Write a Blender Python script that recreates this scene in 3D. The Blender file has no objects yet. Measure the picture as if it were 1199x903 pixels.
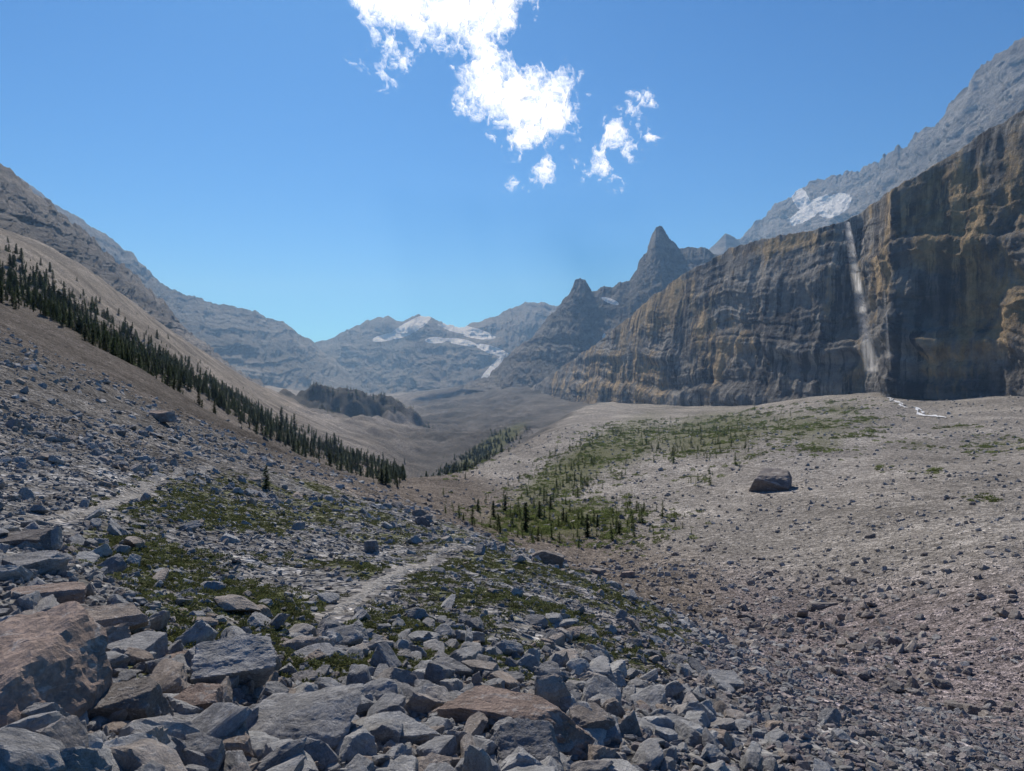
import bpy, bmesh, math, numpy as np
from mathutils import Vector
from mathutils.bvhtree import BVHTree
rng=np.random.default_rng(7)
scene=bpy.context.scene
F=857.0
# ---------------------------------------------------------------- noise
perm=rng.permutation(256); perm=np.concatenate([perm,perm,perm])
g3=rng.normal(size=(256,3)); g3/=np.linalg.norm(g3,axis=1)[:,None]
def perlin(x,y,z=None):
    x=np.asarray(x,float); y=np.asarray(y,float)
    if z is None: z=np.full_like(x,.37)
    z=np.asarray(z,float)
    xi=np.floor(x).astype(int); yi=np.floor(y).astype(int); zi=np.floor(z).astype(int)
    xf=x-xi; yf=y-yi; zf=z-zi
    f=lambda t:t*t*t*(t*(t*6-15)+10)
    u,v,w=f(xf),f(yf),f(zf)
    r=0
    for dx in (0,1):
        for dy in (0,1):
            for dz in (0,1):
                h=perm[(perm[(perm[(xi+dx)&255]+yi+dy)&255]+zi+dz)&255]
                g=g3[h]
                d=g[...,0]*(xf-dx)+g[...,1]*(yf-dy)+g[...,2]*(zf-dz)
                r=r+d*(u if dx else 1-u)*(v if dy else 1-v)*(w if dz else 1-w)
    return r*1.5
def fbm(x,y,z=None,o=4,g=.5,l=2.03):
    a=1;r=0;s=0;fq=1
    for i in range(o):
        r=r+a*perlin(x*fq+i*17.3,y*fq-i*9.1,None if z is None else z*fq+i*5.7); s+=a; a*=g; fq*=l
    return r/s
def ridged(x,y,z=None,o=4):
    a=1;r=0;s=0;fq=1
    for i in range(o):
        n=1-2*np.abs(perlin(x*fq+i*7.3,y*fq+i*3.1,None if z is None else z*fq+i*5.7)); r=r+a*n; s+=a; a*=.5; fq*=2.07
    return r/s
def S(v,a,b):
    t=np.clip((v-a)/(b-a),0,1); return t*t*(3-2*t)
# ---------------------------------------------------------------- mesh helpers
def grid_mesh(name,P,mat=None,attrs=None,smooth=True,link=True):
    nr,nc=P.shape[:2]
    me=bpy.data.meshes.new(name)
    n=nr*nc; me.vertices.add(n); me.vertices.foreach_set('co',P.reshape(-1).astype(np.float32))
    i=np.arange(nr-1)[:,None]*nc+np.arange(nc-1)[None,:]
    q=np.stack([i,i+1,i+nc+1,i+nc],-1).reshape(-1)
    nf=len(q)//4
    me.loops.add(len(q)); me.loops.foreach_set('vertex_index',q.astype(np.int32))
    me.polygons.add(nf); me.polygons.foreach_set('loop_start',(np.arange(nf)*4).astype(np.int32))
    me.polygons.foreach_set('loop_total',np.full(nf,4,np.int32))
    me.polygons.foreach_set('use_smooth',np.full(nf,smooth))
    me.update(calc_edges=True)
    if attrs:
        for k,v in attrs.items():
            v=np.asarray(v,np.float32)
            if v.ndim==3:
                a=me.attributes.new(k,'FLOAT_COLOR','POINT'); c=np.ones((n,4),np.float32); c[:,:3]=v.reshape(-1,3)
                a.data.foreach_set('color',c.reshape(-1))
            else:
                a=me.attributes.new(k,'FLOAT','POINT'); a.data.foreach_set('value',v.reshape(-1))
    if mat: me.materials.append(mat)
    ob=bpy.data.objects.new(name,me)
    if link: scene.collection.objects.link(ob)
    return ob
def tri_mesh(name,V,T,mats,midx=None,smooth=False):
    me=bpy.data.meshes.new(name); me.from_pydata([tuple(v) for v in V],[],[tuple(t) for t in T])
    for m in mats: me.materials.append(m)
    if midx is not None: me.polygons.foreach_set('material_index',np.asarray(midx,np.int32))
    me.polygons.foreach_set('use_smooth',np.full(len(me.polygons),smooth)); me.update()
    return me
# ---------------------------------------------------------------- node helpers
class N:
    def __init__(s,name):
        s.m=bpy.data.materials.new(name); s.m.use_nodes=True; s.t=s.m.node_tree; s.t.nodes.clear()
        s.out=s.new('ShaderNodeOutputMaterial'); 
    def new(s,t,**k):
        n=s.t.nodes.new(t)
        for a,b in k.items(): setattr(n,a,b)
        return n
    def l(s,a,b): s.t.links.new(a,b)
    def pos(s): return s.new('ShaderNodeNewGeometry').outputs['Position']
    def obj(s): return s.new('ShaderNodeTexCoord').outputs['Object']
    def mapp(s,v,sc,rot=(0,0,0)):
        n=s.new('ShaderNodeMapping'); n.inputs['Scale'].default_value=sc; n.inputs['Rotation'].default_value=rot; s.l(v,n.inputs['Vector']); return n.outputs[0]
    def noise(s,v,sc,det=5,rough=.6,dist=0):
        n=s.new('ShaderNodeTexNoise'); n.inputs['Scale'].default_value=sc; n.inputs['Detail'].default_value=det
        n.inputs['Roughness'].default_value=rough; n.inputs['Distortion'].default_value=dist; s.l(v,n.inputs['Vector']); return n.outputs['Fac']
    def vor(s,v,sc,feat='F1',out='Distance'):
        n=s.new('ShaderNodeTexVoronoi',feature=feat); n.inputs['Scale'].default_value=sc; s.l(v,n.inputs['Vector']); return n.outputs[out]
    def ramp(s,f,stops):
        n=s.new('ShaderNodeValToRGB'); e=n.color_ramp.elements
        while len(e)<len(stops): e.new(.5)
        for i,(p,c) in enumerate(stops):
            e[i].position=p; e[i].color=(c,c,c,1) if not isinstance(c,tuple) else (*c,1)
        s.l(f,n.inputs[0]); return n.outputs[0]
    def mix(s,f,a,b,mode='MIX'):
        n=s.new('ShaderNodeMix',data_type='RGBA',blend_type=mode)
        for sk,v in ((0,f),(6,a),(7,b)):
            if isinstance(v,(int,float)): n.inputs[sk].default_value=v if sk==0 else (v,v,v,1)
            elif isinstance(v,tuple): n.inputs[sk].default_value=(*v,1)
            else: s.l(v,n.inputs[sk])
        return n.outputs[2]
    def math(s,op,a,b=0.,c=0.):
        n=s.new('ShaderNodeMath',operation=op)
        for i,v in enumerate((a,b,c)):
            if isinstance(v,(int,float)): n.inputs[i].default_value=v
            else: s.l(v,n.inputs[i])
        return n.outputs[0]
    def attr(s,name,out='Color'):
        n=s.new('ShaderNodeAttribute',attribute_name=name); return n.outputs[out]
    def bump(s,h,st,dist,prev=None):
        n=s.new('ShaderNodeBump'); n.inputs['Strength'].default_value=st; n.inputs['Distance'].default_value=dist
        s.l(h,n.inputs['Height'])
        if prev is not None: s.l(prev,n.inputs['Normal'])
        return n.outputs[0]
    def bsdf(s,col,rough=.9,normal=None,spec=.25):
        b=s.new('ShaderNodeBsdfPrincipled'); b.inputs['Roughness'].default_value=rough
        b.inputs['Specular IOR Level'].default_value=spec
        if isinstance(col,tuple): b.inputs['Base Color'].default_value=(*col,1)
        else: s.l(col,b.inputs['Base Color'])
        if normal is not None: s.l(normal,b.inputs['Normal'])
        return b.outputs[0]
    def done(s,sh): s.l(sh,s.out.inputs[0]); return s.m
# ---------------------------------------------------------------- materials
def mat_terrain():
    n=N('terrain_scree'); p=n.pos(); c=n.attr('col'); g=n.attr('green','Fac'); sm=n.attr('smooth','Fac')
    a=n.ramp(n.noise(p,.06,6,.65),[(.3,.78),(.7,1.2)])
    b=n.ramp(n.noise(p,.9,6,.78),[(.3,.6),(.7,1.35)])
    v=n.vor(p,1.3,out='Color'); vb=n.new('ShaderNodeSeparateColor'); n.l(v,vb.inputs[0])
    st=n.ramp(vb.outputs[0],[(0,.6),(.8,1.05),(1,1.5)])
    v3=n.vor(p,3.7,out='Color'); vd=n.new('ShaderNodeSeparateColor'); n.l(v3,vd.inputs[0])
    st3=n.ramp(vd.outputs[0],[(0,.5),(.8,1.1),(1,1.5)])
    v2=n.vor(p,13.,out='Color'); vc=n.new('ShaderNodeSeparateColor'); n.l(v2,vc.inputs[0])
    st2=n.ramp(vc.outputs[1],[(0,.5),(.8,1.1),(1,1.6)])
    f=n.mix(1.,c,a,'MULTIPLY'); f2=n.mix(1.,f,b,'MULTIPLY'); f2=n.mix(1.,f2,st2,'MULTIPLY'); f2=n.mix(.7,f2,st,'MULTIPLY'); f2=n.mix(.9,f2,st3,'MULTIPLY')
    f=n.mix(n.math('MULTIPLY',sm,.5),f2,f)
    gn=n.noise(p,2.2,6,.75); gm=n.math('MULTIPLY',g,1.0)
    gf=n.ramp(n.math('ADD',gm,n.math('MULTIPLY',n.math('SUBTRACT',gn,.5),1.9)),[(.42,0.),(.6,1.)])
    gc=n.mix(n.noise(p,.5,4),(.065,.08,.028),(.16,.165,.06))
    f=n.mix(n.math('MULTIPLY',gf,.75),f,gc)
    d=n.vor(p,13.); d1=n.vor(p,1.3); d2=n.vor(p,3.7)
    nb=n.bump(d,.9,.07); nb=n.bump(d2,.8,.18,nb); nb=n.bump(d1,.35,.3,nb); nb=n.bump(n.noise(p,.25,5,.7),.25,.8,nb)
    return n.done(n.bsdf(f,.97,nb,.05))
def mat_cliff(name,c1,c2,c3,sc=1.,streak=.5,strat=.05,ochre=(.52,.68),screec=(.31,.285,.26)):
    n=N(name); p=n.pos()
    sx=n.mapp(p,(.006*sc,.006*sc,strat*sc),(.03,.05,0)); s1=n.noise(sx,1.6,6,.72,.6)
    base=n.mix(n.ramp(s1,[(.36,0.),(.64,1.)]),c1,c2)
    sx2=n.mapp(p,(.003*sc,.003*sc,strat*.45*sc),(.02,.04,0)); s4=n.noise(sx2,1.6,3,.6,.3)
    base=n.mix(1.,base,n.ramp(s4,[(.4,.7),(.5,1.),(.6,1.2)]),'MULTIPLY')
    s3=n.noise(n.mapp(p,(.03*sc,.03*sc,.02*sc)),.8,6,.7,.5)
    wm=n.attr('warm','Fac')
    base=n.mix(n.math('MULTIPLY',n.ramp(n.math('ADD',s3,n.math('MULTIPLY',wm,.15)),[(ochre[0],0.),(ochre[1],1.)]),.85),base,c3)
    vx=n.mapp(p,(.11*sc,.11*sc,.006*sc)); s2=n.noise(vx,1.,6,.72,.2)
    zone=n.ramp(n.noise(n.mapp(p,(.02*sc,.02*sc,.012*sc)),1.,3,.6),[(.38,.15),(.56,1.)])
    base=n.mix(n.math('MULTIPLY',n.math('MULTIPLY',n.ramp(s2,[(.47,0.),(.55,1.)]),streak),zone),base,(.065,.068,.08))
    vr=n.ramp(n.noise(p,.15*sc,6,.78),[(.3,.55),(.7,1.45)])
    base=n.mix(1.,base,vr,'MULTIPLY')
    sc2=n.attr('scree','Fac')
    sr=n.ramp(n.math('ADD',sc2,n.math('MULTIPLY',n.math('SUBTRACT',n.noise(p,.02,6,.7),.5),.9)),[(.4,0.),(.62,1.)])
    base=n.mix(sr,base,screec)
    sn=n.attr('snow','Fac')
    sn2=n.ramp(n.math('ADD',sn,n.math('MULTIPLY',n.math('SUBTRACT',n.noise(p,.03,6,.7),.5),.6)),[(.45,0.),(.5,1.)])
    base=n.mix(sn2,base,(.9,.91,.93))
    nb=n.bump(s1,.75,6.5/sc); nb=n.bump(s2,.4,3./sc,nb); nb=n.bump(n.noise(p,.12*sc,7,.78),.9,8./sc,nb)
    return n.done(n.bsdf(base,.92,nb,.1))
def mat_rock(name,pal,sc=1.):
    n=N(name); o=n.obj(); r=n.new('ShaderNodeObjectInfo').outputs['Random']
    ad=n.new('ShaderNodeVectorMath',operation='ADD'); n.l(o,ad.inputs[0])
    cb=n.new('ShaderNodeCombineXYZ'); n.l(n.math('MULTIPLY',r,37.),cb.inputs[0]); n.l(n.math('MULTIPLY',r,91.),cb.inputs[1]); n.l(cb.outputs[0],ad.inputs[1]); o=ad.outputs[0]
    base=n.ramp(r,[(i/(len(pal)-1),c) for i,c in enumerate(pal)])
    a=n.ramp(n.noise(o,1.6*sc,7,.7,.4),[(.3,.55),(.72,1.4)])
    b=n.mix(1.,base,a,'MULTIPLY')
    l=n.ramp(n.noise(o,3.5*sc,5,.75),[(.56,0.),(.66,1.)])
    b=n.mix(n.math('MULTIPLY',l,.45),b,(.12,.11,.10))
    l2=n.ramp(n.noise(n.mapp(o,(1,1.7,3.)),2.2*sc,5,.7,.8),[(.55,0.),(.63,1.)])
    b=n.mix(n.math('MULTIPLY',l2,.45),b,(.56,.545,.52))
    sp=n.ramp(n.noise(o,22*sc,4,.7),[(.3,.7),(.7,1.25)]); b=n.mix(1.,b,sp,'MULTIPLY')
    nb=n.bump(n.noise(o,2.5*sc,8,.75,.5),.65,.2/sc)
    cr=n.vor(n.mapp(o,(1.2,1,1.6)),2.2*sc,'DISTANCE_TO_EDGE'); nb=n.bump(n.ramp(cr,[(0.,0.),(.04,1.)]),.25,.04/sc,nb)
    return n.done(n.bsdf(b,.88,nb,.2))
def mat_plain(name,c1,c2,sc,rough=.9,trans=0):
    n=N(name); o=n.obj(); r=n.new('ShaderNodeObjectInfo').outputs['Random']
    c=n.mix(n.ramp(n.noise(o,sc,3,.6),[(.35,0.),(.65,1.)]),c1,c2)
    c=n.mix(1.,c,n.ramp(r,[(0,.65),(1,1.4)]),'MULTIPLY')
    b=n.bsdf(c,rough,None,.2)
    if trans:
        t=n.new('ShaderNodeBsdfTranslucent'); n.l(c,t.inputs[0]); m=n.new('ShaderNodeMixShader'); m.inputs[0].default_value=trans
        n.l(b,m.inputs[1]); n.l(t.outputs[0],m.inputs[2]); b=m.outputs[0]
    return n.done(b)
M_ter=mat_terrain()
M_cliff=mat_cliff('cliff_limestone',(.21,.207,.207),(.37,.35,.32),(.55,.40,.22),1.,.9,.05,(.54,.63))
M_far=mat_cliff('mountain_rock',(.14,.138,.135),(.26,.25,.235),(.21,.19,.165),.3,.4,.05)
M_spire=mat_cliff('spire_rock',(.15,.147,.142),(.28,.265,.245),(.23,.20,.175),.45,.5,.05)
M_upper=mat_cliff('upper_mountain_rock',(.17,.165,.16),(.31,.30,.285),(.25,.23,.21),.45,.4,.05,(.54,.68),(.32,.305,.29))
M_left=mat_cliff('ridge_rock',(.17,.155,.14),(.31,.275,.24),(.14,.12,.105),.7,.4,.06,(.52,.68),(.27,.24,.205))
grey=[(.38,.38,.38),(.27,.27,.275),(.44,.44,.43),(.32,.32,.32),(.37,.30,.245),(.40,.40,.395),(.23,.228,.23),(.50,.495,.48)]
M_rock=mat_rock('grey_limestone',grey)
M_brown=mat_rock('brown_sandstone',[(.30,.225,.185),(.33,.255,.215)],1.)
M_dark=mat_rock('dark_rubble',[(.20,.18,.165),(.29,.255,.23),(.17,.155,.15),(.35,.31,.275)])
M_tan=mat_rock('tan_scree_stone',[(.36,.335,.30),(.27,.25,.23),(.42,.39,.355),(.31,.29,.265)])
M_mauve=mat_rock('mauve_scree_stone',[(.31,.275,.27),(.24,.215,.215),(.38,.345,.34),(.29,.265,.265),(.33,.265,.26)])
M_fol=mat_plain('conifer_needles',(.055,.085,.032),(.115,.155,.055),3.,.8,.4)
M_larch=mat_plain('larch_needles',(.10,.14,.04),(.18,.22,.07),3.,.8,.5)
M_bark=mat_plain('bark',(.10,.08,.06),(.2,.17,.14),8.)
M_leaf=mat_plain('willow_leaves',(.10,.14,.04),(.18,.21,.07),4.,.7,.4)
M_moss=mat_plain('alpine_plants',(.06,.08,.028),(.14,.145,.055),5.,.9,.3)
# ---------------------------------------------------------------- terrain heights from survey points (bearing, elevation, range)
pts=[(0,900,2.4),(100,800,3.6),(350,850,3.6),(600,903,3.2),(600,800,5),(350,750,6),(100,700,5.5),(900,850,5.5),(1199,900,6.2),
(0,600,9),(0,500,25),(0,395,70),(150,460,75),(300,530,70),(200,600,14),(200,535,32),(350,650,12.5),(350,600,25),(600,700,10.5),(540,645,18),
(380,562,60),(500,605,45),(620,650,35),(740,700,28),(900,780,19),(1199,850,15),(1050,830,12),(750,800,7.5),(450,700,9),
(1199,839,32),(900,740,56),(700,662,94),(580,603,150),(480,545,300),(1199,780,40),
(1199,700,50),(1199,600,85),(1199,520,170),(1199,462,330),(1000,700,64),(1000,600,108),(1000,520,200),(1010,462,420),(1110,466,370),
(900,600,125),(900,530,190),(900,472,500),(800,650,95),(800,565,170),(800,505,330),(800,476,640),(700,600,145),(700,560,195),(700,520,280),(700,478,700),
(640,600,150),(520,568,200),(620,517,380),(690,478,650),(560,530,420),(600,488,900),(540,548,270),(560,500,700),(640,462,1200),(600,440,1800),(520,462,1700),
(450,462,2200),(480,500,620),(420,495,800),(380,490,640),(350,478,900),(300,458,1100),(300,450,600),(440,546,260),(400,552,130),(480,590,90),(440,580,75),
(380,548,150),(300,512,130),(200,450,170),(100,395,170),(0,340,180),(0,305,230),(150,390,270),(300,482,330),(0,270,320),(100,315,400),(200,388,480),
(0,285,480),(100,335,620),(200,400,750),(0,330,700),(250,425,950),(250,440,2200),(0,420,2500),(800,420,2500),(1200,440,1200),(1200,400,2500),(600,452,3500)]
A=np.array(pts,float)
cx=(A[:,0]-600)/F*A[:,2]; cy=A[:,2]; cz=(451-A[:,1])/F*A[:,2]
extra=np.array([(0,0,-1.62),(-2,-2,-1.2),(3,-2,-2.1),(-9,0,-.6),(8,2,-3.4),(15,5,-6)],float)
cx=np.r_[cx,extra[:,0]]; cy=np.r_[cy,extra[:,1]]; cz=np.r_[cz,extra[:,2]]
def UV(x,y): 
    q=y+12; return 3*np.clip(x/q,-1.0,1.0), np.log(q)*1.3
cu,cv=UV(cx,cy); cs=cz/(cy+12)
def K(r2): return .5*r2*np.log(r2+1e-12)
nC=len(cu)
Km=K((cu[:,None]-cu)**2+(cv[:,None]-cv)**2)+np.eye(nC)*2e-4
Pm=np.c_[np.ones(nC),cu,cv]
sol=np.linalg.solve(np.block([[Km,Pm],[Pm.T,np.zeros((3,3))]]),np.r_[cs,np.zeros(3)])
def hbase(x,y):
    sh=np.shape(x); x=np.ravel(x); y=np.ravel(y); out=np.empty(len(x))
    for i in range(0,len(x),60000):
        u,v=UV(x[i:i+60000],y[i:i+60000])
        r2=(u[:,None]-cu)**2+(v[:,None]-cv)**2
        out[i:i+60000]=K(r2)@sol[:nC]+sol[nC]+sol[nC+1]*u+sol[nC+2]*v
    return (out*(y+12)).reshape(sh)
def xt(y): return np.interp(y,[0,14,32,56,94,150,300,600,1200],[30,26,22,20,11,-3,-42,-90,-160])
def fe(y): return np.interp(y,[150,200,380,650,900],[-32,-20,9,66,110])   # edge of the debris fan
def height(x,y):
    x=np.asarray(x,float); y=np.asarray(y,float)
    r=np.hypot(x,y)
    h=hbase(x,y)
    fan=S(x-xt(y),0,20)*S(r,50,90)
    h=h+fbm(x/45,y/45,o=4)*np.clip(.018*r,0,6)*(1-.45*fan)
    h=h+fbm(x/4.,y/4.+30,o=5)*np.clip(.03*r,.15,.7)*(1-.7*fan)
    h=h+fbm(x/.7,y/.7+9,o=4)*.10*(1-S(r,60,160))
    u=x/np.maximum(y,1.)
    wy=S(y,190,330)*(1-S(y,750,1050))
    dd=x-fe(y)+8*fbm(x/40,y/40,o=3)
    h=h-9*wy*S(-dd,0,38)*S(u,-.20,-.12)+2.5*wy*np.exp(-((dd-14)/22)**2)
    vw=S(y,430,650)*S(u,-.36,-.26)*(1-S(u,.0,.06))*(1-S(y,1500,2200))
    h=h+vw*(10*ridged(x/70,y/110,o=5)-1.5+5*fbm(x/16,y/16,o=4))
    e=np.sqrt(((x+178)/80)**2+((y-850)/75)**2)*(1+.4*fbm(x/24,y/24,o=4))
    h=h+24*(1-S(e,.45,1.08))*(1+.5*fbm(x/14,y/14,o=4))
    h=h+9*np.exp(-((x+235)/40)**2-((y-860)/70)**2)
    return h
def locate(px,py,lo=2.,hi=1500.):
    ys=np.geomspace(lo,hi,2500); xs=(px-600)/F*ys; zs=(451-py)/F*ys
    hh=height(xs,ys); k=np.argmax(hh>zs)
    if not (hh>zs).any(): k=-1
    return xs[k],ys[k],hh[k]
NR,NC=950,900
rad=np.exp(np.linspace(math.log(4.2),math.log(4200),NR))
ang=np.radians(np.linspace(-56,56,NC))
R_,A_=np.meshgrid(rad,ang,indexing='ij')
X=R_*np.sin(A_); Y=R_*np.cos(A_)-4
Z=height(X,Y)
def scr(x,y,z):
    yy=np.maximum(y,.5); return 600+F*x/yy, 451-F*z/yy
veg=[(680,545,118,24,-33,1.1),(655,608,98,25,0,1.1),(830,507,95,28,-8,1.),(940,500,75,22,0,.85),(985,480,35,12,0,.75),(575,522,50,10,-33,1.3),(905,490,110,13,-5,.5),
 (1170,520,45,10,0,.65),(965,518,34,12,0,.8),(1078,520,20,6,0,.7),(1092,553,16,5,0,.7),(1060,684,14,6,0,.55),(740,520,55,26,-30,.95),(1015,492,22,7,0,.8),(1150,585,20,5,0,.5),(870,535,18,6,0,.65),(1120,500,26,6,0,.6),(1030,545,14,5,0,.6),(820,560,20,7,0,.6)]
def vegmask(px,py):
    m=np.zeros_like(px)
    for (a,b,w,h,t,s) in veg:
        c,sn=math.cos(math.radians(t)),math.sin(math.radians(t))
        dx=px-a; dy=py-b; u=(dx*c+dy*sn)/w; v=(-dx*sn+dy*c)/h
        m=np.maximum(m,s*np.exp(-(u*u+v*v)**1.3*.8))
    return m
def nearveg(x,y,px,py):
    m=S(py,530,580)*(1-S(py,760,840))*S(px,40,180)*(1-S(px,740,900))*(y<50)
    return m*(.48+1.2*fbm(x/3.,y/3.,o=4))
PX,PY=scr(X,Y,Z)
dist=np.hypot(X,Y)
lerp=lambda a,b,t:a*(1-t[...,None])+np.array(b)*t[...,None]
col=np.zeros(X.shape+(3,))+np.array((.28,.275,.27))
side=X-xt(Y)
col=lerp(col,(.28,.238,.235),S(PX,620,880)*S(dist,5,11)*.95)
col=lerp(col,(.19,.18,.17),S(dist,18,35)*(1-S(PX,250,400)))
col=lerp(col,(.24,.205,.175),S(dist,40,60)*S(PX,250,400)*(1-S(PX,800,900)))
col=lerp(col,(.36,.335,.305),S(side,2,22)*S(dist,40,90))
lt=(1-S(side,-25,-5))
col=lerp(col,(.14,.123,.11),lt*S(dist,60,95)*(1-S(PX,380,430)))  # dark brown scree on the left, with its shade put into the colour
col=lerp(col,(.175,.152,.132),lt*S(dist,150,200)*(1-S(PX,380,430)))  # brown slope below the tree belt, same shade painted in more weakly
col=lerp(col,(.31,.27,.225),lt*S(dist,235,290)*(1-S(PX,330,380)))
col=lerp(col,(.25,.228,.205),S(dist,260,330)*S(PX,330,400)*(1-S(PX,600,690)))
edge=fe(Y)-8*fbm(X/40,Y/40,o=3)-X
col=lerp(col,(.135,.127,.12),S(edge,-4,10)*S(dist,220,300)*S(PX,455,510)*(1-S(PX,690,730)))  # gully behind the lit fan edge, its darkness painted into the ground colour
far=S(dist,380,550)*S(PX,320,380)*(1-S(PX,640,700))
col*=(1+1.1*far*fbm(X/60,Y/90,o=5))[...,None]
col*= (1+.4*fbm(X/30,Y/30,o=4))[...,None]
stv=fbm((X+.35*Y)/6,(Y-.35*X)/60,o=4); col*=(1+.45*stv*S(side,0,20)*S(dist,50,100))[...,None]
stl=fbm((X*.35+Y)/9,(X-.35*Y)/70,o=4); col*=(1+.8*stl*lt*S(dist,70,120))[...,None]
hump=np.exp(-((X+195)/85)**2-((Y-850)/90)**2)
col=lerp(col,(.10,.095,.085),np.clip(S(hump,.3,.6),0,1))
g=np.clip(vegmask(PX,PY)*(side>-30)*(dist>90)*.72,0,1)
g=np.maximum(g,np.clip(nearveg(X,Y,PX,PY),0,.75)); 
paths=[[(388,728),(400,712),(415,700),(432,688),(455,678),(490,662),(520,648),(560,640)],[(60,612),(110,597),(150,583),(185,560),(215,548),(250,546)]]
plines=[]
for pl in paths:
    plines.append(np.array([locate(a,b)[:2] for a,b in pl]))
pm=np.zeros_like(X)
near=np.where(dist<80)
for L in plines:
    for i in range(len(L)-1):
        p0,p1=L[i],L[i+1]; d=p1-p0; qx=X[near]-p0[0]; qy=Y[near]-p0[1]
        t=np.clip((qx*d[0]+qy*d[1])/(d@d+1e-9),0,1); dd=np.hypot(qx-t*d[0],qy-t*d[1])
        w=.10+.004*np.hypot(*p0); pm[near]=np.maximum(pm[near],1-S(dd,w,w*2.))
col=lerp(col,(.34,.32,.30),pm*.5); g=g*(1-pm)
smooth=np.clip(np.maximum(pm*.5,lt*S(dist,85,150)*.4),0,1)
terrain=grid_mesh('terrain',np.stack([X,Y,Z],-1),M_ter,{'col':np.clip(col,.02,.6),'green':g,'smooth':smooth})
# ---------------------------------------------------------------- footpaths
n=N('footpath_gravel'); p=n.pos()
c=n.mix(n.noise(p,6.,5,.7),(.22,.21,.198),(.35,.335,.31)); 
v=n.vor(p,22.,out='Color'); vb=n.new('ShaderNodeSeparateColor'); n.l(v,vb.inputs[0]); c=n.mix(1.,c,n.ramp(vb.outputs[0],[(0,.6),(1,1.35)]),'MULTIPLY')
nb=n.bump(n.vor(p,22.),.8,.04); nb=n.bump(n.noise(p,5,5,.7),.6,.1,nb)
M_path=n.done(n.bsdf(c,.95,nb,.1))
for L,wd in zip(plines,(.11,.13)):
    t=np.r_[0,np.cumsum(np.hypot(*np.diff(L,axis=0).T))]; k=max(30,int(t[-1]/.05)); tt=np.linspace(0,t[-1],k)
    cxp=np.interp(tt,t,L[:,0])+.4*fbm(tt/2.,tt*0+3,o=3); cyp=np.interp(tt,t,L[:,1])
    ker=np.ones(15)/15; cxp=np.convolve(np.pad(cxp,7,'edge'),ker,'valid')
    dx=np.gradient(cxp); dy=np.gradient(cyp); ln=np.hypot(dx,dy)+1e-6; nx,ny=-dy/ln,dx/ln
    m=11; v=np.linspace(-1,1,m)
    en=np.minimum(1,np.minimum(tt,t[-1]-tt)/1.+.05)
    wl=wd*(1+1.3*fbm(tt/.4,tt*0,o=4))*en; wr=wd*(1+1.3*fbm(tt/.4,tt*0+8,o=4))*en
    W=np.where(v[None,:]<0,wl[:,None],wr[:,None])*v[None,:]
    PXX=cxp[:,None]+nx[:,None]*W; PYY=cyp[:,None]+ny[:,None]*W
    PZ=height(PXX,PYY)+.025-.05*np.abs(v[None,:])**3
    grid_mesh('footpath',np.stack([PXX,PYY,PZ],-1),M_path)
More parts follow.
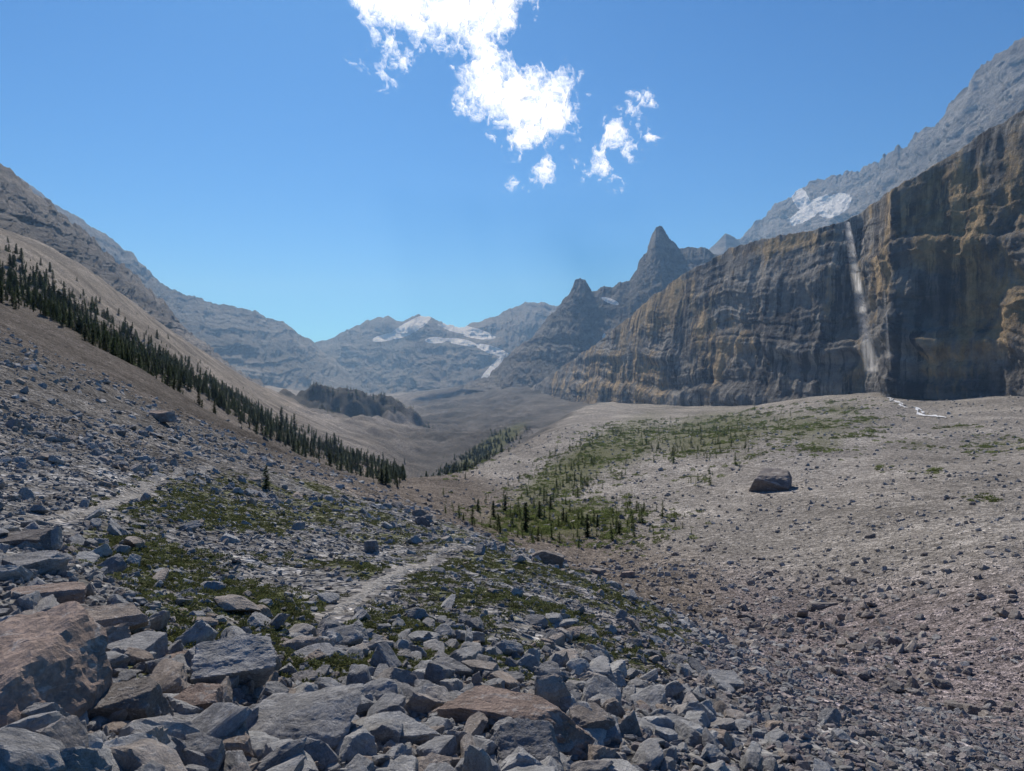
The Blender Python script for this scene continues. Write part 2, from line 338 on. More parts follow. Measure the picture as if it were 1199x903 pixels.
# ---------------------------------------------------------------- mountains
def strip(name,cols,mat,nc,nr,amp,rib,strat,seed=0,back=.25,jag=0.,prof=1.,snow=None,scree=0.,ledge=0,dip=0.,rough=.4,vert=4.,warm=None,steps=5.,push=1.):
    """cols: (bearing, base elev, base range, crest elev, crest range) lofted into a rock face"""
    C=np.array(cols,float); C[:,2]*=push; C[:,4]*=push
    B=np.stack([(C[:,0]-600)/F*C[:,2],C[:,2],(451-C[:,1])/F*C[:,2]],-1)
    T=np.stack([(C[:,0]-600)/F*C[:,4],C[:,4],(451-C[:,3])/F*C[:,4]],-1)
    L=np.r_[0,np.cumsum(np.linalg.norm(np.diff(T,axis=0),axis=1)*.5+np.linalg.norm(np.diff(B,axis=0),axis=1)*.5)]
    s=np.linspace(0,L[-1],nc)
    Bi=np.stack([np.interp(s,L,B[:,k]) for k in range(3)],-1); Ti=np.stack([np.interp(s,L,T[:,k]) for k in range(3)],-1)
    t=np.linspace(0,1,nr)
    P=Bi[None]*(1-t)[:,None,None]+Ti[None]*t[:,None,None]
    P[...,2]=Bi[None,:,2]+(Ti-Bi)[None,:,2]*(t[:,None]**prof)
    dx=np.gradient(Bi[:,0]+Ti[:,0]); dy=np.gradient(Bi[:,1]+Ti[:,1])
    kk=max(3,nc//25); ker=np.ones(kk)/kk
    dx=np.convolve(np.pad(dx,kk//2,'edge'),ker,'same')[kk//2:kk//2+nc]; dy=np.convolve(np.pad(dy,kk//2,'edge'),ker,'same')[kk//2:kk//2+nc]
    ln=np.hypot(dx,dy); nx,ny=dy/ln,-dx/ln
    flip=np.sign(-(nx*Bi[:,0]+ny*Bi[:,1])); nx=nx*flip; ny=ny*flip
    SS=np.broadcast_to(s[None],P.shape[:2]).copy(); ZZ=P[...,2].copy()
    wx=SS+rib*.5*fbm(SS/rib+3,ZZ/rib,o=3)
    d=amp*ridged(wx/rib+seed,ZZ/(rib*vert)+seed,o=4)+amp*.5*fbm(wx/rib*2.5,ZZ/rib*1.2,o=5)
    d=d+amp*rough*fbm(SS/(rib*.35)+seed,ZZ/(rib*.35),o=6,g=.62)
    zz=ZZ+dip*SS+strat*.9*fbm(SS/(rib*2.5),ZZ/(rib*3)+seed,o=4)
    q=zz/strat
    z0=np.full_like(q,seed+.5)
    lay=np.tanh(steps*perlin(q*.8+seed,z0))+.6*np.tanh(steps*perlin(q*2.1+seed*2,z0+3))+.3*np.tanh(steps*perlin(q*5.3,z0+7))
    mod=.15+1.1*S(fbm(SS/(rib*1.5)+9,ZZ/(rib*1.)+seed,o=4),-.3,.35)
    d=d+ledge*lay*mod
    fade=np.clip(1-t,0,1)[:,None]**.5*.75+.25
    P[...,0]+=nx*d*fade; P[...,1]+=ny*d*fade
    P[...,2]+=rough*.5*amp*fbm(SS/(rib*.4),ZZ/(rib*.4)+50,o=4)*(t[:,None]*(1-t[:,None])*4)
    P[...,2]+=(t[:,None]**2)*jag*fbm(SS/(rib*.6)+seed,SS*0+seed,o=7,g=.62)
    nb_=10; tb=np.linspace(0,1,nb_+1)[1:]
    hgt=(Ti[:,2]-Bi[:,2])
    Bk=P[-1][None]+np.stack([-nx[None]*tb[:,None]*hgt[None]*back,-ny[None]*tb[:,None]*hgt[None]*back,-hgt[None]*tb[:,None]**1.4*1.0],-1)
    Pf=np.concatenate([P,Bk],0)
    px,py=scr(Pf[...,0],Pf[...,1],Pf[...,2])
    def blobs(lst):
        sn=np.zeros(px.shape)
        for (a,b,w,h,tl) in (lst or []):
            c_,s_=math.cos(math.radians(tl)),math.sin(math.radians(tl)); ddx=px-a; ddy=py-b
            u=(ddx*c_+ddy*s_)/w; v=(-ddx*s_+ddy*c_)/h
            sn=np.maximum(sn,np.clip(1.3-.8*(u*u+v*v)**.5,0,1))
        return sn
    TT=np.concatenate([np.broadcast_to(t[:,None],P.shape[:2]),np.ones((nb_,nc))],0)
    sc=scree*(1-TT)*1.6+scree*.4*fbm(Pf[...,0]/(rib*2),Pf[...,1]/(rib*2),o=3)
    return grid_mesh(name,Pf,mat,{'snow':blobs(snow),'scree':np.clip(sc,0,1),'warm':blobs(warm)})
cl=[(612,492,1350,462,1400),(640,485,1200,442,1260),(700,482,900,402,960),(722,482,840,384,890),(760,480,740,352,790),(800,478,670,322,710),(840,478,610,299,650),(870,476,565,286,605),
(910,472,520,276,555),(960,470,478,266,505),(990,466,462,258,486),(1012,462,452,246,476),(1034,462,425,232,446),(1046,464,392,222,408),(1100,468,370,190,386),(1150,470,348,160,364),(1199,475,325,130,342),(1320,480,285,55,300),(1500,485,240,-60,255),(1700,490,210,-160,222)]
cliff=strip('waterfall_cliff',cl,M_cliff,1700,260,7.5,56.,27.,seed=2.,back=.9,jag=7.,ledge=1.8,dip=.03,rough=.45,vert=2.4,steps=9.,
 warm=[(1110,235,80,50,-20),(1060,320,45,55,60),(1160,350,70,70,0),(1120,290,60,60,0),(760,370,50,25,-30),(720,440,60,30,0),(830,400,25,40,0),(930,285,80,10,-8),(1090,410,40,40,0)])
up=[(840,330,1500,292,1560),(870,330,1400,278,1560),(888,330,1350,262,1520),(905,320,1250,243,1500),(930,320,1180,228,1460),(955,320,1120,212,1420),(980,310,1050,203,1350),(1005,310,1000,200,1280),(1030,300,950,190,1200),(1055,290,880,174,1120),(1085,280,800,152,1020),(1100,270,760,140,980),(1120,260,720,114,940),(1150,250,660,82,890),(1175,240,620,60,850),(1199,230,590,40,820),(1300,200,540,-40,760),(1500,150,480,-150,700)]
strip('mountain',up,M_upper,900,200,36.,110.,60.,seed=5.,jag=36.,ledge=10.,dip=-.15,snow=[(950,245,28,8,-35),(978,240,20,12,-25),(938,232,9,15,-30)],scree=.15,rough=.65,push=1.7)
sp=[(545,455,1500,450,1560),(575,458,1450,438,1560),(592,462,1400,420,1560),(606,465,1380,405,1560),(625,468,1350,395,1540),(640,470,1320,376,1520),(650,470,1300,362,1500),(662,470,1280,350,1490),(669,470,1270,342,1480),(674,470,1260,328,1475),(680,470,1250,324,1470),(686,470,1250,328,1465),(694,465,1240,339,1460),(708,462,1230,336,1450),(722,460,1200,332,1440),(738,455,1190,328,1430),(746,452,1180,316,1420),(751,450,1170,304,1415),(758,446,1160,294,1410),(763,444,1150,276,1405),(769,442,1150,267,1400),(775,440,1140,266,1400),(782,440,1130,274,1395),(790,438,1120,284,1390),(797,436,1110,293,1385),(808,430,1100,289,1380),(826,425,1080,289,1370),(838,420,1060,296,1360),(870,410,1040,305,1340),(930,400,1000,320,1300)]
strip('mountain_spire',sp,M_spire,900,200,15.,42.,36.,seed=9.,jag=13.,ledge=5.,scree=.25,dip=.1,rough=.7,snow=[(715,352,10,3,20),(708,400,3,10,0)])
strip('mountain_peak',[(815,320,2300,305,2500),(832,320,2300,290,2500),(842,320,2300,280,2500),(850,320,2300,272,2500),(860,320,2300,277,2500),(868,320,2300,284,2500),(885,320,2300,290,2500),(910,320,2300,300,2500)],M_far,200,60,16.,80.,50.,seed=3.,jag=9.,ledge=5.,rough=.6)
l1=[(-260,330,300,-20,420),(-150,310,340,80,480),(-60,285,400,152,560),(0,300,450,196,640),(12,302,460,202,650),(30,308,480,216,660),(60,325,520,240,700),(85,340,560,262,740),(110,355,600,284,790),(140,370,650,308,850),(170,390,700,334,920),(205,412,780,370,1000),(240,434,880,404,1100),(275,448,1000,432,1200),(305,458,1150,448,1300)]
strip('rocky_ridge',l1,M_left,1000,170,13.,38.,20.,seed=12.,jag=14.,ledge=4.,scree=.38,dip=-.1,rough=.7)
l2=[(-60,300,1300,140,1700),(10,330,1300,200,1750),(60,350,1350,238,1800),(95,370,1400,258,1850),(120,390,1450,276,1900),(150,405,1500,296,1950),(185,420,1600,327,2050),(215,435,1700,344,2150),(250,447,1800,355,2250),(290,455,1900,361,2350),(312,460,2000,370,2450),(332,462,2050,378,2500),(350,464,2100,390,2550),(368,466,2150,402,2600),(395,468,2200,425,2650),(430,470,2250,452,2700)]
strip('mountain_ridge',l2,M_far,900,180,40.,110.,60.,seed=21.,jag=22.,ledge=14.,scree=.36,dip=-.05,rough=.6)
fm=[(290,470,2500,410,3200),(330,470,2500,404,3200),(365,470,2500,403,3200),(385,470,2500,396,3200),(402,470,2500,388,3200),(415,470,2450,384,3150),(432,470,2450,374,3150),(455,470,2450,371,3150),(470,470,2450,375,3150),(490,470,2450,370,3150),(508,470,2400,371,3100),(524,470,2400,380,3100),(545,468,2400,381,3100),(565,466,2400,376,3100),(582,464,2400,368,3150),(600,460,2400,360,3200),(615,460,2400,354,3200),(640,458,2400,355,3200),(655,458,2400,357,3200),(700,458,2400,365,3200)]
strip('glacier_mountain',fm,M_far,1100,240,80.,130.,90.,seed=31.,jag=30.,ledge=34.,scree=.32,rough=.65,dip=.03,
 snow=[(480,383,26,7,-28),(455,394,18,4,-12),(545,386,30,5,12),(562,393,18,3.5,5),(578,410,20,4.5,18),(578,432,24,5,-48),(540,400,18,3.5,10),(510,398,12,3.5,0)])
# ---------------------------------------------------------------- waterfall
me=cliff.data; vs=np.empty(len(me.vertices)*3); me.vertices.foreach_get('co',vs); vs=vs.reshape(-1,3)
bv=BVHTree.FromPolygons([tuple(v) for v in vs],[tuple(pq.vertices) for pq in me.polygons])
n=N('falling_water'); p=n.pos()
s_=n.noise(n.mapp(p,(1.4,1.4,.06)),1.,6,.75,.4); s2_=n.noise(n.mapp(p,(.3,.3,.07)),1.,5,.7,.6); e=n.attr('edge','Fac')
al=n.math('MULTIPLY',n.math('MULTIPLY',n.ramp(s_,[(.34,0.08),(.58,1.)]),n.ramp(s2_,[(.36,.5),(.58,1.)])),e)
b=n.new('ShaderNodeBsdfDiffuse'); b.inputs[0].default_value=(.93,.94,.96,1); tl=n.new('ShaderNodeBsdfTranslucent'); tl.inputs[0].default_value=(.93,.94,.96,1)
m1=n.new('ShaderNodeMixShader'); m1.inputs[0].default_value=.6; n.l(b.outputs[0],m1.inputs[1]); n.l(tl.outputs[0],m1.inputs[2])
tr=n.new('ShaderNodeBsdfTransparent'); m2=n.new('ShaderNodeMixShader'); n.l(al,m2.inputs[0]); n.l(tr.outputs[0],m2.inputs[1]); n.l(m1.outputs[0],m2.inputs[2])
M_fall=n.done(m2.outputs[0])
for wf,wds,am in (([(992,260),(996,285),(1000,310),(1005,340),(1010,370),(1015,400),(1019,420),(1022,440)],[2.2,3.,4.,4.8],1.),([(1034,330),(1035,345),(1036,360),(1037,375),(1038,390),(1039,405),(1040,420),(1041,436)],[.6,1.,1.3,1.6],.3)):
    wfa=np.array(wf,float)
    tt=np.linspace(0,1,60); wpx=np.interp(tt,np.linspace(0,1,8),wfa[:,0]); wpy=np.interp(tt,np.linspace(0,1,8),wfa[:,1])
    ds=[]
    for a,b_ in zip(wpx,wpy):
        dd=1e9
        for o in ((-8,-4,0,4,8) if am>.5 else (-2,0,2)):
            dv=Vector(((a+o-600)/F,1,(451-b_)/F)); h=bv.ray_cast(Vector((0,0,0)),dv.normalized())
            if h[0] is not None: dd=min(dd,h[0].y)
        ds.append(dd)
    ds=np.array(ds); ds[ds>1e8]=ds.min(); ds=np.minimum.accumulate(ds)-1.5
    v=np.linspace(-1,1,15); wd=np.interp(tt,[0,.1,.5,1],wds)
    WX=((wpx-600)/F*ds)[:,None]+v[None]*wd[:,None]; WY=ds[:,None]-1.5*np.cos(v[None]*1.5)+0*WX; WZ=((451-wpy)/F*ds)[:,None]+0*WX
    grid_mesh('waterfall',np.stack([WX,WY,WZ],-1),M_fall,{'edge':am*(1-np.abs(v[None])**1.3)*np.interp(tt,[0,.3,.7,.95,1],[1.,1.,.85,.7,.0])[:,None]})
n=N('stream_water'); p=n.pos(); c=n.mix(n.ramp(n.noise(p,.5,6,.75),[(.36,0.),(.5,1.)]),(.2,.2,.2),(.85,.87,.9)); M_str=n.done(n.bsdf(c,.4,None,.5))
sl=np.array([locate(a,b,250.,600.)[:2] for a,b in [(1022,447),(1030,458),(1042,466),(1056,476),(1075,483),(1100,488)]])
t=np.r_[0,np.cumsum(np.hypot(*np.diff(sl,axis=0).T))]; tt=np.linspace(0,t[-1],160)
sx_=np.interp(tt,t,sl[:,0])+3*fbm(tt/9,tt*0,o=3); sy_=np.interp(tt,t,sl[:,1])
for off in (0,6.):
    w=(1.4 if off==0 else .8)*(1+.7*fbm(tt/4,tt*0+off+3,o=3)); v=np.linspace(-1,1,7)
    o_=off*np.clip(tt/t[-1]-.35,0,1)*1.6
    XX=(sx_-o_*.4)[:,None]+v[None]*w[:,None]*1.2; YY=(sy_-o_*1.5)[:,None]+v[None]*w[:,None]*2.0
    grid_mesh('stream',np.stack([XX,YY,height(XX,YY)+.35],-1),M_str)
# ---------------------------------------------------------------- rocks
def rock_mesh(name,seed,mat,sub=4,asp=(1,1,1),rough=.05,nplanes=11):
    r=np.random.default_rng(seed)
    bm=bmesh.new(); bmesh.ops.create_icosphere(bm,subdivisions=sub,radius=1)
    V=np.array([v.co[:] for v in bm.verts])
    nn=r.normal(size=(nplanes,3)); nn=np.vstack([nn/np.linalg.norm(nn,axis=1)[:,None]])
    base=np.array([[1,0,0],[-1,0,0],[0,1,0],[0,-1,0],[0,0,1],[0,0,-1]])+r.normal(size=(6,3))*.22; base/=np.linalg.norm(base,axis=1)[:,None]
    nn=np.vstack([nn,base]); dd=np.r_[r.uniform(.72,1.,nplanes),r.uniform(.55,.75,6)]
    dt=V@nn.T; rr=np.where(dt>1e-3,dd/np.maximum(dt,1e-3),9).min(1)
    V=V*rr[:,None]
    o=seed*3.3
    f=fbm(V[:,0]*1.3+o,V[:,1]*1.3,V[:,2]*1.3,o=6,g=.6)
    f2=ridged(V[:,0]*2+o,V[:,1]*2,V[:,2]*2.6,o=4)
    V=V*(1+rough*3.2*f+rough*.7*f2)[:,None]*np.array(asp)
    for v,c in zip(bm.verts,V): v.co=c
    me=bpy.data.meshes.new(name); bm.to_mesh(me); bm.free(); me.materials.append(mat)
    me.polygons.foreach_set('use_smooth',np.full(len(me.polygons),False)); return me
def coll(name,meshes):
    c=bpy.data.collections.new(name)
    for m in meshes: c.objects.link(bpy.data.objects.new(m.name,m))
    return c
def scatter(name,P,rot,scl,idx,c):
    me=bpy.data.meshes.new(name); me.vertices.add(len(P)); me.vertices.foreach_set('co',np.asarray(P,np.float32).reshape(-1))
    for k,v in (('rot',rot),('scl',scl)):
        a=me.attributes.new(k,'FLOAT_VECTOR','POINT'); a.data.foreach_set('vector',np.asarray(v,np.float32).reshape(-1))
    a=me.attributes.new('idx','INT','POINT'); a.data.foreach_set('value',np.asarray(idx,np.int32))
    ob=bpy.data.objects.new(name,me); scene.collection.objects.link(ob)
    ng=bpy.data.node_groups.new(name,'GeometryNodeTree')
    ng.interface.new_socket('Geometry',in_out='INPUT',socket_type='NodeSocketGeometry'); ng.interface.new_socket('Geometry',in_out='OUTPUT',socket_type='NodeSocketGeometry')
    gi=ng.nodes.new('NodeGroupInput'); go=ng.nodes.new('NodeGroupOutput'); ip=ng.nodes.new('GeometryNodeInstanceOnPoints'); ci=ng.nodes.new('GeometryNodeCollectionInfo')
    ci.inputs[0].default_value=c; ci.inputs['Separate Children'].default_value=True; ci.inputs['Reset Children'].default_value=True
    def na(nm,dt):
        q=ng.nodes.new('GeometryNodeInputNamedAttribute'); q.data_type=dt; q.inputs[0].default_value=nm; return [o for o in q.outputs if o.enabled and o.name=='Attribute'][0]
    L=ng.links.new
    L(gi.outputs[0],ip.inputs['Points']); L(ci.outputs[0],ip.inputs['Instance']); ip.inputs['Pick Instance'].default_value=True
    L(na('idx','INT'),ip.inputs['Instance Index']); L(na('rot','FLOAT_VECTOR'),ip.inputs['Rotation']); L(na('scl','FLOAT_VECTOR'),ip.inputs['Scale'])
    L(ip.outputs[0],go.inputs[0])
    md=ob.modifiers.new('instances','NODES'); md.node_group=ng
    return ob
asps=[(1,.8,.55),(1,.7,.6),(1.1,.9,.45),(.9,.85,.75),(1.2,.7,.5),(1,1,.6),(1.3,.8,.4),(1,.75,.7),(.9,.9,.5),(1.1,.65,.6)]
c_grey=coll('grey_rocks',[rock_mesh('rock_%d'%i,50+i,M_rock,4,asps[i%10],.06,11+i%5) for i in range(14)])
c_dark=coll('dark_rocks',[rock_mesh('rubble_%d'%i,80+i,M_dark,3,asps[i]) for i in range(6)])
c_tan=coll('tan_rocks',[rock_mesh('scree_stone_%d'%i,95+i,M_tan,3,asps[i]) for i in range(6)])
c_mau=coll('mauve_rocks',[rock_mesh('mauve_stone_%d'%i,110+i,M_mauve,3,asps[i]) for i in range(6)])
def samp(n,ulo,uhi,rlo,rhi,pw=1.):
    u=rng.uniform(ulo,uhi,n); y=np.exp(math.log(rlo)+(math.log(rhi)-math.log(rlo))*rng.uniform(0,1,n)**pw); return u*y,y
def rots(n,tilt=.5): return np.stack([rng.normal(0,tilt,n),rng.normal(0,tilt,n),rng.uniform(0,6.28,n)],-1)
def pathkeep(x,y):
    k=np.ones(len(x),bool)
    for L in plines:
        for i in range(len(L)-1):
            p0,p1=L[i],L[i+1]; d=p1-p0; qx=x-p0[0]; qy=y-p0[1]; t=np.clip((qx*d[0]+qy*d[1])/(d@d+1e-9),0,1)
            k&=np.hypot(qx-t*d[0],qy-t*d[1])>.2
    return k
def add_rocks(name,n,box,size,c,nc,dens=None,sink=.25,tilt=.5,pw=1.):
    x,y=samp(n,*box,pw); z=height(x,y); px,py=scr(x,y,z)
    k=pathkeep(x,y)
    if dens is not None: k&=rng.uniform(0,1,n)<dens(x,y,px,py)
    x,y,z,px,py=x[k],y[k],z[k],px[k],py[k]; n=len(x)
    s=size(x,y,px,py,rng.uniform(0,1,n)); 
    kk=np.hypot(x,y)>1.9+s*1.2; x,y,z,s=x[kk],y[kk],z[kk],s[kk]; n=len(x)
    sc=s[:,None]*rng.uniform(.75,1.25,(n,3))
    scatter(name,np.stack([x,y,z+s*sink*rng.uniform(-.4,1.2,n)],-1),rots(n,tilt),sc,rng.integers(0,nc,n),c)
def d_near(x,y,px,py):
    rocky=S(py,690,760)*(1-S(px,800,1000)*.85)+ (1-S(px,80,250))*.35+.07
    return np.clip(rocky*(1+1.2*fbm(x/3,y/3,o=2)),.03,1)
add_rocks('boulder_field',7500,(-.85,.85,2.3,26.),lambda x,y,px,py,r:(.03+.15*r**3.)*(.85+.025*y)*(1-.4*S(px,700,1000)),c_grey,14,d_near,.3,pw=.85)
add_rocks('pebbles',70000,(-.85,.85,2.3,32.),lambda x,y,px,py,r:(.009+.05*r**3.5)*(.7+.045*y),c_grey,14,lambda x,y,px,py:np.clip(.7+.7*fbm(x/2,y/2,o=2),.15,1)*(1-.45*S(px,700,950)),.2,pw=.8)
add_rocks('mauve_scree',40000,(.05,.85,3.,45.),lambda x,y,px,py,r:(.009+.06*r**4)*(.7+.04*y),c_mau,6,lambda x,y,px,py:S(px,650,900)*np.clip(.6+.9*fbm(x/3,y/3,o=2),.1,1),.2,pw=.8)
add_rocks('talus_rocks',30000,(-.85,.85,22.,95.),lambda x,y,px,py,r:(.05+.28*r**7)*(.6+.011*y),c_grey,14,lambda x,y,px,py:np.clip((1-S(x-xt(y),0,15)*.8)*(.5+1.3*fbm(x/9,y/9,o=3)),0,1),.15)
add_rocks('dark_rubble',20000,(-.4,.85,30.,190.),lambda x,y,px,py,r:(.09+.55*r**7)*(.7+.004*y),c_dark,6,lambda x,y,px,py:np.clip(np.exp(-((x-xt(y)-2)/(10+.08*y))**2)+.10,0,1)*(.6+1.2*fbm(x/10,y/10,o=2)),.2)
add_rocks('scree_stones',60000,(-.1,.85,45.,420.),lambda x,y,px,py,r:(.08+.45*r**12)*(.7+.003*y),c_tan,6,lambda x,y,px,py:(x>xt(y))*np.clip(.5+1.4*fbm(x/14,y/14,o=3),.1,1),.2)
def boulder(px,py,rad,mat,seed,asp,rz=0.,rx=0.,sink=.35,name='boulder'):
    x,y,z=locate(px,py)
    me=rock_mesh('boulder',seed,mat,6 if rad>.15 and y<15 else 5,asp,.06,9); ob=bpy.data.objects.new(name,me); scene.collection.objects.link(ob)
    ob.location=(x,y,z+rad*asp[2]*sink); ob.scale=(rad,)*3; ob.rotation_euler=(rx,0,rz); return ob
b0=boulder(55,880,.6,M_brown,331,(.78,.9,.82),.3); b0.location=(-2.12,2.95,-1.50)
for a in [(270,800,.27,M_rock,302,(1.1,.7,.8),.5,.4),(345,872,.32,M_rock,303,(1.2,.9,.5),-.3,.3),(560,795,.18,M_dark,304,(1.1,.7,.6),.4,0),(600,850,.30,M_brown,305,(1.6,.5,.4),-.5,.2),
 (230,835,.16,M_brown,306,(1,.8,.7),.2,.4),(155,850,.2,M_dark,307,(.9,.8,.9),.2,.2),(215,780,.16,M_brown,308,(1.2,.7,.35),.1,.1),(450,868,.2,M_rock,309,(1.3,.8,.5),.5,.1),(120,735,.24,M_rock,310,(1.4,.7,.5),.2,.2),
 (25,640,.26,M_dark,311,(1.4,.8,.5),.2,.2),(40,668,.22,M_rock,312,(1.2,.8,.6),.9,.2),(435,646,.26,M_rock,313,(.8,.8,1.),.3,.1),(690,860,.17,M_dark,314,(1,.8,.7),.5,.1),(620,895,.2,M_rock,315,(1.2,.8,.6),.1,.2),
 (165,768,.2,M_rock,316,(1.2,.8,.5),1.1,.1),(60,705,.2,M_brown,317,(1.4,.8,.45),.3,.1),(960,712,1.0,M_dark,318,(1.3,.7,.5),.1,0),(1120,830,.45,M_dark,319,(1.4,.8,.5),-.3,0),(640,660,.7,M_dark,320,(1.3,.8,.6),-.3,0),(700,670,.7,M_dark,321,(1.3,.8,.6),-.6,0),
 (903,572,4.2,M_dark,322,(1.25,1.,.8),-.4,0.25),(190,492,.9,M_brown,323,(1.3,.7,.6),0,0),(735,675,.8,M_brown,324,(1.3,.8,.7),0,0),(850,808,.24,M_rock,325,(1.2,.8,.6),.3,0)]:
    boulder(*a)
# ---------------------------------------------------------------- conifers
def conifer(name,seed,levels=20,nb=7,wid=.2,fol=None):
    r=np.random.default_rng(seed); V=[];T=[];M=[]
    k=6
    for j,(z,rr) in enumerate([(0,.02),(.5,.012),(1,.002)]):
        for i in range(k): V.append((rr*math.cos(i*6.283/k),rr*math.sin(i*6.283/k),z))
    for j in range(2):
        for i in range(k):
            a=j*k+i; b=j*k+(i+1)%k; T+= [(a,b,b+k),(a,b+k,a+k)]; M+=[1,1]
    for lv in range(levels):
        z=.07+.9*lv/levels+r.uniform(-.01,.01); ln=wid*(1-z)**.8*r.uniform(.7,1.15)+.012
        for b in range(nb):
            if r.uniform()<.12: continue
            th=r.uniform(0,6.283); l=ln*r.uniform(.6,1.2); dx,dy=math.cos(th),math.sin(th)
            seg=4
            for s in range(seg):
                t0=s/seg*.95+.05; c=np.array([dx*l*t0,dy*l*t0,z-.35*l*t0*t0+.02*r.normal()])
                for q in range(2):
                    sz=(.020+.018*(1-z))*r.uniform(.7,1.4)*(1.15-t0*.5)
                    a=th+r.uniform(-.9,.9); i0=len(V)
                    e1=np.array([math.cos(a),math.sin(a),r.uniform(-.45,.1)])*sz*1.7; e2=np.array([-math.sin(a),math.cos(a),r.uniform(-.4,.4)])*sz*.8
                    V+= [tuple(c-e2),tuple(c+e2),tuple(c+e1)]; T.append((i0,i0+1,i0+2)); M.append(0)
    return tri_mesh(name,V,T,[fol or M_fol,M_bark],M)
trees=[conifer('conifer_%d'%i,400+i,wid=w) for i,w in enumerate((.17,.22,.15,.26))]
c_tree=coll('conifers',trees)
c_larch=coll('larches',[conifer('larch_%d'%i,440+i,14,7,w,M_larch) for i,w in enumerate((.3,.36,.26,.4))])
def bush(name,seed,mat,n=160,flat=.6):
    r=np.random.default_rng(seed); V=[];T=[]
    for i in range(n):
        d=r.normal(size=3); d/=np.linalg.norm(d); c=d*r.uniform(.5,1.)**.5*np.array([1,1,flat]); c[2]=abs(c[2])*(.7+.5*math.sin(d[0]*3+seed)); s=.16*r.uniform(.6,1.3)
        e1=r.normal(size=3); e1/=np.linalg.norm(e1); e2=np.cross(e1,r.normal(size=3)); e2/=np.linalg.norm(e2); k=len(V)
        V+=[tuple(c-e2*s*.5),tuple(c+e2*s*.5),tuple(c+e1*s*1.3)]; T.append((k,k+1,k+2))
    return tri_mesh(name,V,T,[mat])
c_bush=coll('bushes',[bush('bush_%d'%i,500+i,M_leaf) for i in range(4)])
c_moss=coll('mats',[bush('mat_%d'%i,520+i,M_moss,140,.35) for i in range(4)])
def veg_scatter(name,n,box,dens,size,c,nc,sz=1.,tilt=.05,pw=1.):
    x,y=samp(n,*box,pw); z=height(x,y); px,py=scr(x,y,z); k=(rng.uniform(0,1,n)<dens(x,y,px,py)); x,y,z=x[k],y[k],z[k]; n=len(x)
    s=size(rng.uniform(0,1,n),y); sc=np.stack([s*sz,s*sz,s],-1)*rng.uniform(.85,1.15,(n,3))
    scatter(name,np.stack([x,y,z-.03*s],-1),rots(n,tilt),sc,rng.integers(0,nc,n),c)
def band(x,y,px,py):
    c=np.interp(px,[-200,0,100,150,220,300,345,400,460],[200,318,376,406,442,489,513,536,556]); w=np.interp(px,[-200,0,150,300,460],[38,21,17,12,8])
    return np.clip(np.exp(-((py-c)/w)**2)*(y>150)*(y<420)*(.45+2.5*fbm(x/11,y/11,o=4)),0,1)*(px<475)
veg_scatter('conifer_belt',28000,(-.9,-.12,150.,420.),band,lambda r,y:.9+4.*r**2.2,c_tree,4,1.4)
veg_scatter('conifer_grove',7000,(-.35,-.1,700.,1000.),lambda x,y,px,py:(np.sqrt(((x+178)/80)**2+((y-850)/75)**2)<.95+.2*np.sin(x/17))*np.clip(.1+2.2*fbm(x/20,y/20,o=3),0,1),lambda r,y:1.8+3.2*r**2,c_tree,4,1.6)
def strip_d(x,y,px,py):
    t=math.radians(-33); dx=px-572; dy=py-524; u=(dx*math.cos(t)+dy*math.sin(t))/58; v=(-dx*math.sin(t)+dy*math.cos(t))/9
    return np.exp(-(u*u+v*v)**1.2)*(y>250)*np.clip(.35+1.8*fbm(x/14,y/14,o=3),0,1)
veg_scatter('conifer_stand',10000,(-.13,.08,250.,620.),strip_d,lambda r,y:1.4+2.8*r**2,c_tree,4,1.9)
veg_scatter('willow_shrubs',70000,(-.1,.75,95.,430.),lambda x,y,px,py:np.clip(vegmask(px,py)*(.35+1.9*fbm(x/12,y/12,o=4))*.6,0,1)*(x>xt(y)-12),lambda r,y:(.28+.9*r**2.5)*(.7+.002*y),c_bush,4)
veg_scatter('larch_saplings',16000,(-.1,.45,110.,430.),lambda x,y,px,py:np.clip(vegmask(px,py)*.6*(1-S(px,800,960))*(py>472)*(.35+2.*fbm(x/9,y/9,o=3)),0,1)*(1-.5*(py>575)),lambda r,y:.9+2.3*r**3.,c_larch,4,1.15)
veg_scatter('alpine_mats',40000,(-.65,.45,4.5,50.),lambda x,y,px,py:np.clip(nearveg(x,y,px,py)*1.2-.2,0,1)*pathkeep(x,y),lambda r,y:(.03+.08*r)*(.8+.03*y),c_moss,4,1.,.2)
for i,(px,py,h) in enumerate([(578,606,3.5),(592,600,4),(616,622,5.5),(632,606,3.5),(660,610,2.6),(688,628,4),(700,618,2.6),(645,596,3),(560,598,2.6),(725,625,2.2),(383,526,7),(392,528,8),(400,530,6),(312,572,1.6),(330,500,9),(430,545,5),(336,502,7),(345,505,8),(418,540,5),(452,551,4)]):
    x,y,z=locate(px,py); 
    ob=bpy.data.objects.new('conifer_tree',trees[i%4]); scene.collection.objects.link(ob); hh=min(h,y*.09) if px!=312 else 1.1
    ob.location=(x,y,z-.05); ob.scale=(hh*1.4,hh*1.4,hh); ob.rotation_euler=(0,0,i*1.7)
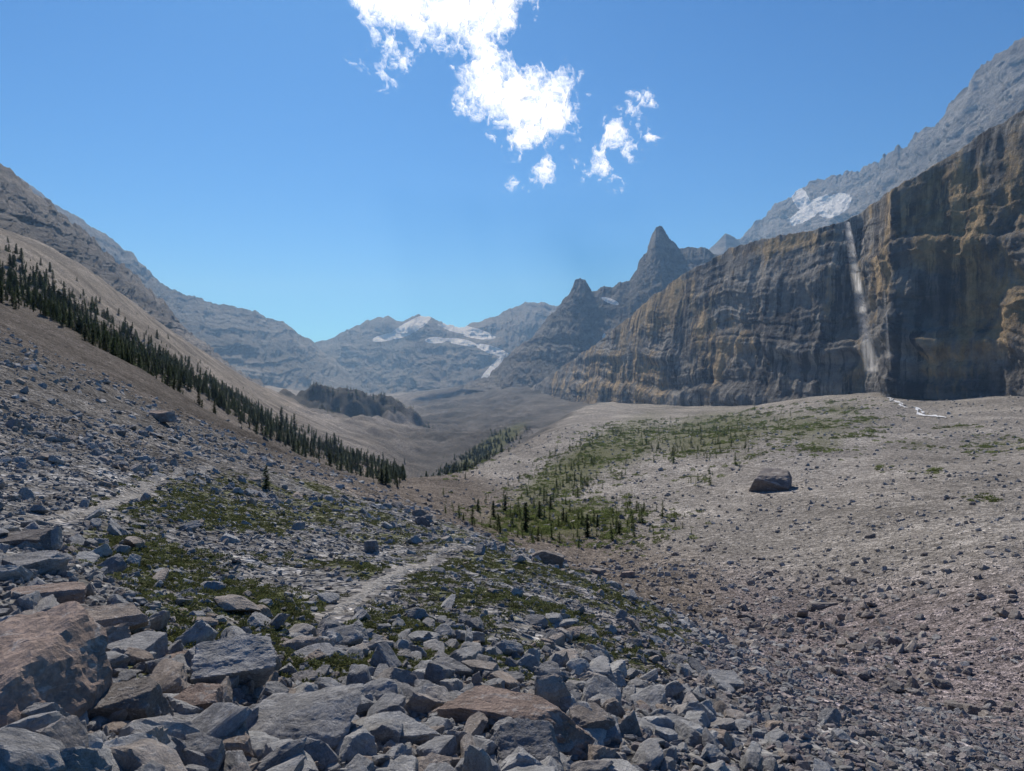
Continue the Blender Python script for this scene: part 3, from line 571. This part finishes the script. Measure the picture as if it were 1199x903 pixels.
# ---------------------------------------------------------------- light & sky
az,el=math.radians(-15),math.radians(42)
sd=Vector((math.sin(az)*math.cos(el),math.cos(az)*math.cos(el),math.sin(el)))
L=bpy.data.lights.new('sun','SUN'); L.energy=5.0; L.angle=math.radians(.53); L.color=(1,.95,.88)
so=bpy.data.objects.new('sun',L); scene.collection.objects.link(so); so.rotation_euler=sd.to_track_quat('Z','Y').to_euler()
w=bpy.data.worlds.new('World'); scene.world=w; w.use_nodes=True; nt=w.node_tree; nt.nodes.clear()
sky=nt.nodes.new('ShaderNodeTexSky'); sky.sky_type='NISHITA'; sky.sun_disc=False; sky.sun_elevation=el; sky.sun_rotation=az; sky.altitude=2000; sky.air_density=1.; sky.dust_density=.8; sky.ozone_density=3.
mx=nt.nodes.new('ShaderNodeMix'); mx.data_type='RGBA'; mx.blend_type='MULTIPLY'; mx.inputs[0].default_value=1.; mx.inputs[7].default_value=(.26,.62,.95,1)
bg=nt.nodes.new('ShaderNodeBackground'); bg.inputs[1].default_value=.12; wo=nt.nodes.new('ShaderNodeOutputWorld')
nt.links.new(sky.outputs[0],mx.inputs[6]); nt.links.new(mx.outputs[2],bg.inputs[0]); nt.links.new(bg.outputs[0],wo.inputs[0])
# ---------------------------------------------------------------- cloud (thin sheet facing the sun)
zc=1800.; yc=4000.; Cc=sd.y*yc+sd.z*zc
gx,gz=np.meshgrid(np.linspace(-1300,1400,900),np.linspace(850,3000,650)); gy=(Cc-sd.z*gz-sd.x*gx)/sd.y
px,py=scr(gx,gy,gz)
spn=[(425,-2,16),(445,5,20),(480,8,26),(520,14,34),(560,8,36),(590,5,28),(560,45,32),(567,80,28),(580,105,38),(610,122,44),(640,125,34),(655,130,20),(560,-60,60)]
small=[(464,62,26),(452,52,16),(475,70,14),(724,166,26),(705,188,22),(733,150,18),(690,200,12),(694,150,13),(703,142,8),(637,197,13),(602,217,11),(757,110,13),(765,160,9),(530,78,5),(690,110,6),(740,130,9)]
def seg(a,b):
    ax,ay,ar=a; bx,by,br=b; t=np.clip(((px-ax)*(bx-ax)+(py-ay)*(by-ay))/((bx-ax)**2+(by-ay)**2),0,1)
    return 1-np.hypot(px-ax-t*(bx-ax),py-ay-t*(by-ay))/(ar+(br-ar)*t)
dn=np.full(px.shape,-3.)
for i in range(len(spn)-2): dn=np.maximum(dn,seg(spn[i],spn[i+1]))
for a in small: dn=np.maximum(dn,(1-np.hypot((px-a[0])*.8+(py-a[1])*.4,(py-a[1])*.8-(px-a[0])*.3)/a[2])*.6-.25)
dn=np.maximum(dn,-1.5)
fb=fbm(gx/130+.6*fbm(gx/90,gz/90,o=3),gz/130,o=8,g=.7); dn=dn*.7+1.5*fb+.13
n=N('cloud_vapour'); p=n.pos(); a=n.attr('dens','Fac')
al=n.ramp(n.math('ADD',a,n.math('MULTIPLY',n.math('SUBTRACT',n.noise(p,.02,7,.8,.8),.5),1.)),[(-0.0,0.),(.26,.38),(.68,1.)])
tl=n.new('ShaderNodeBsdfTranslucent'); tl.inputs[0].default_value=(.97,.97,.97,1)
tr=n.new('ShaderNodeBsdfTransparent'); m=n.new('ShaderNodeMixShader'); n.l(al,m.inputs[0]); n.l(tr.outputs[0],m.inputs[1]); n.l(tl.outputs[0],m.inputs[2])
M_cloud=n.done(m.outputs[0])
cloud=grid_mesh('cloud',np.stack([gx,gy+60*fb,gz+60*fb],-1),M_cloud,{'dens':dn})
# ---------------------------------------------------------------- haze
me=bpy.data.meshes.new('haze'); bm=bmesh.new(); bmesh.ops.create_cube(bm,size=1); 
for v in bm.verts: v.co=(v.co.x*9000,130+(v.co.y+.5)*4200,-120+(v.co.z+.5)*720)
bm.to_mesh(me); bm.free(); hz=bpy.data.objects.new('haze',me); scene.collection.objects.link(hz)
n=N('haze_air'); vsn=n.new('ShaderNodeVolumeScatter'); vsn.inputs['Color'].default_value=(.34,.6,1,1); vsn.inputs['Density'].default_value=2.1e-4; vsn.inputs['Anisotropy'].default_value=.25
n.l(vsn.outputs[0],n.out.inputs['Volume']); me.materials.append(n.m)
# ---------------------------------------------------------------- camera
cam=bpy.data.cameras.new('camera'); cam.sensor_width=36; cam.lens=36*F/1199; cam.clip_end=20000; cam.clip_start=.05
co=bpy.data.objects.new('camera',cam); scene.collection.objects.link(co); co.rotation_euler=(math.radians(90),0,0); scene.camera=co
scene.view_settings.view_transform='Standard'; scene.view_settings.look='None'; scene.view_settings.exposure=0
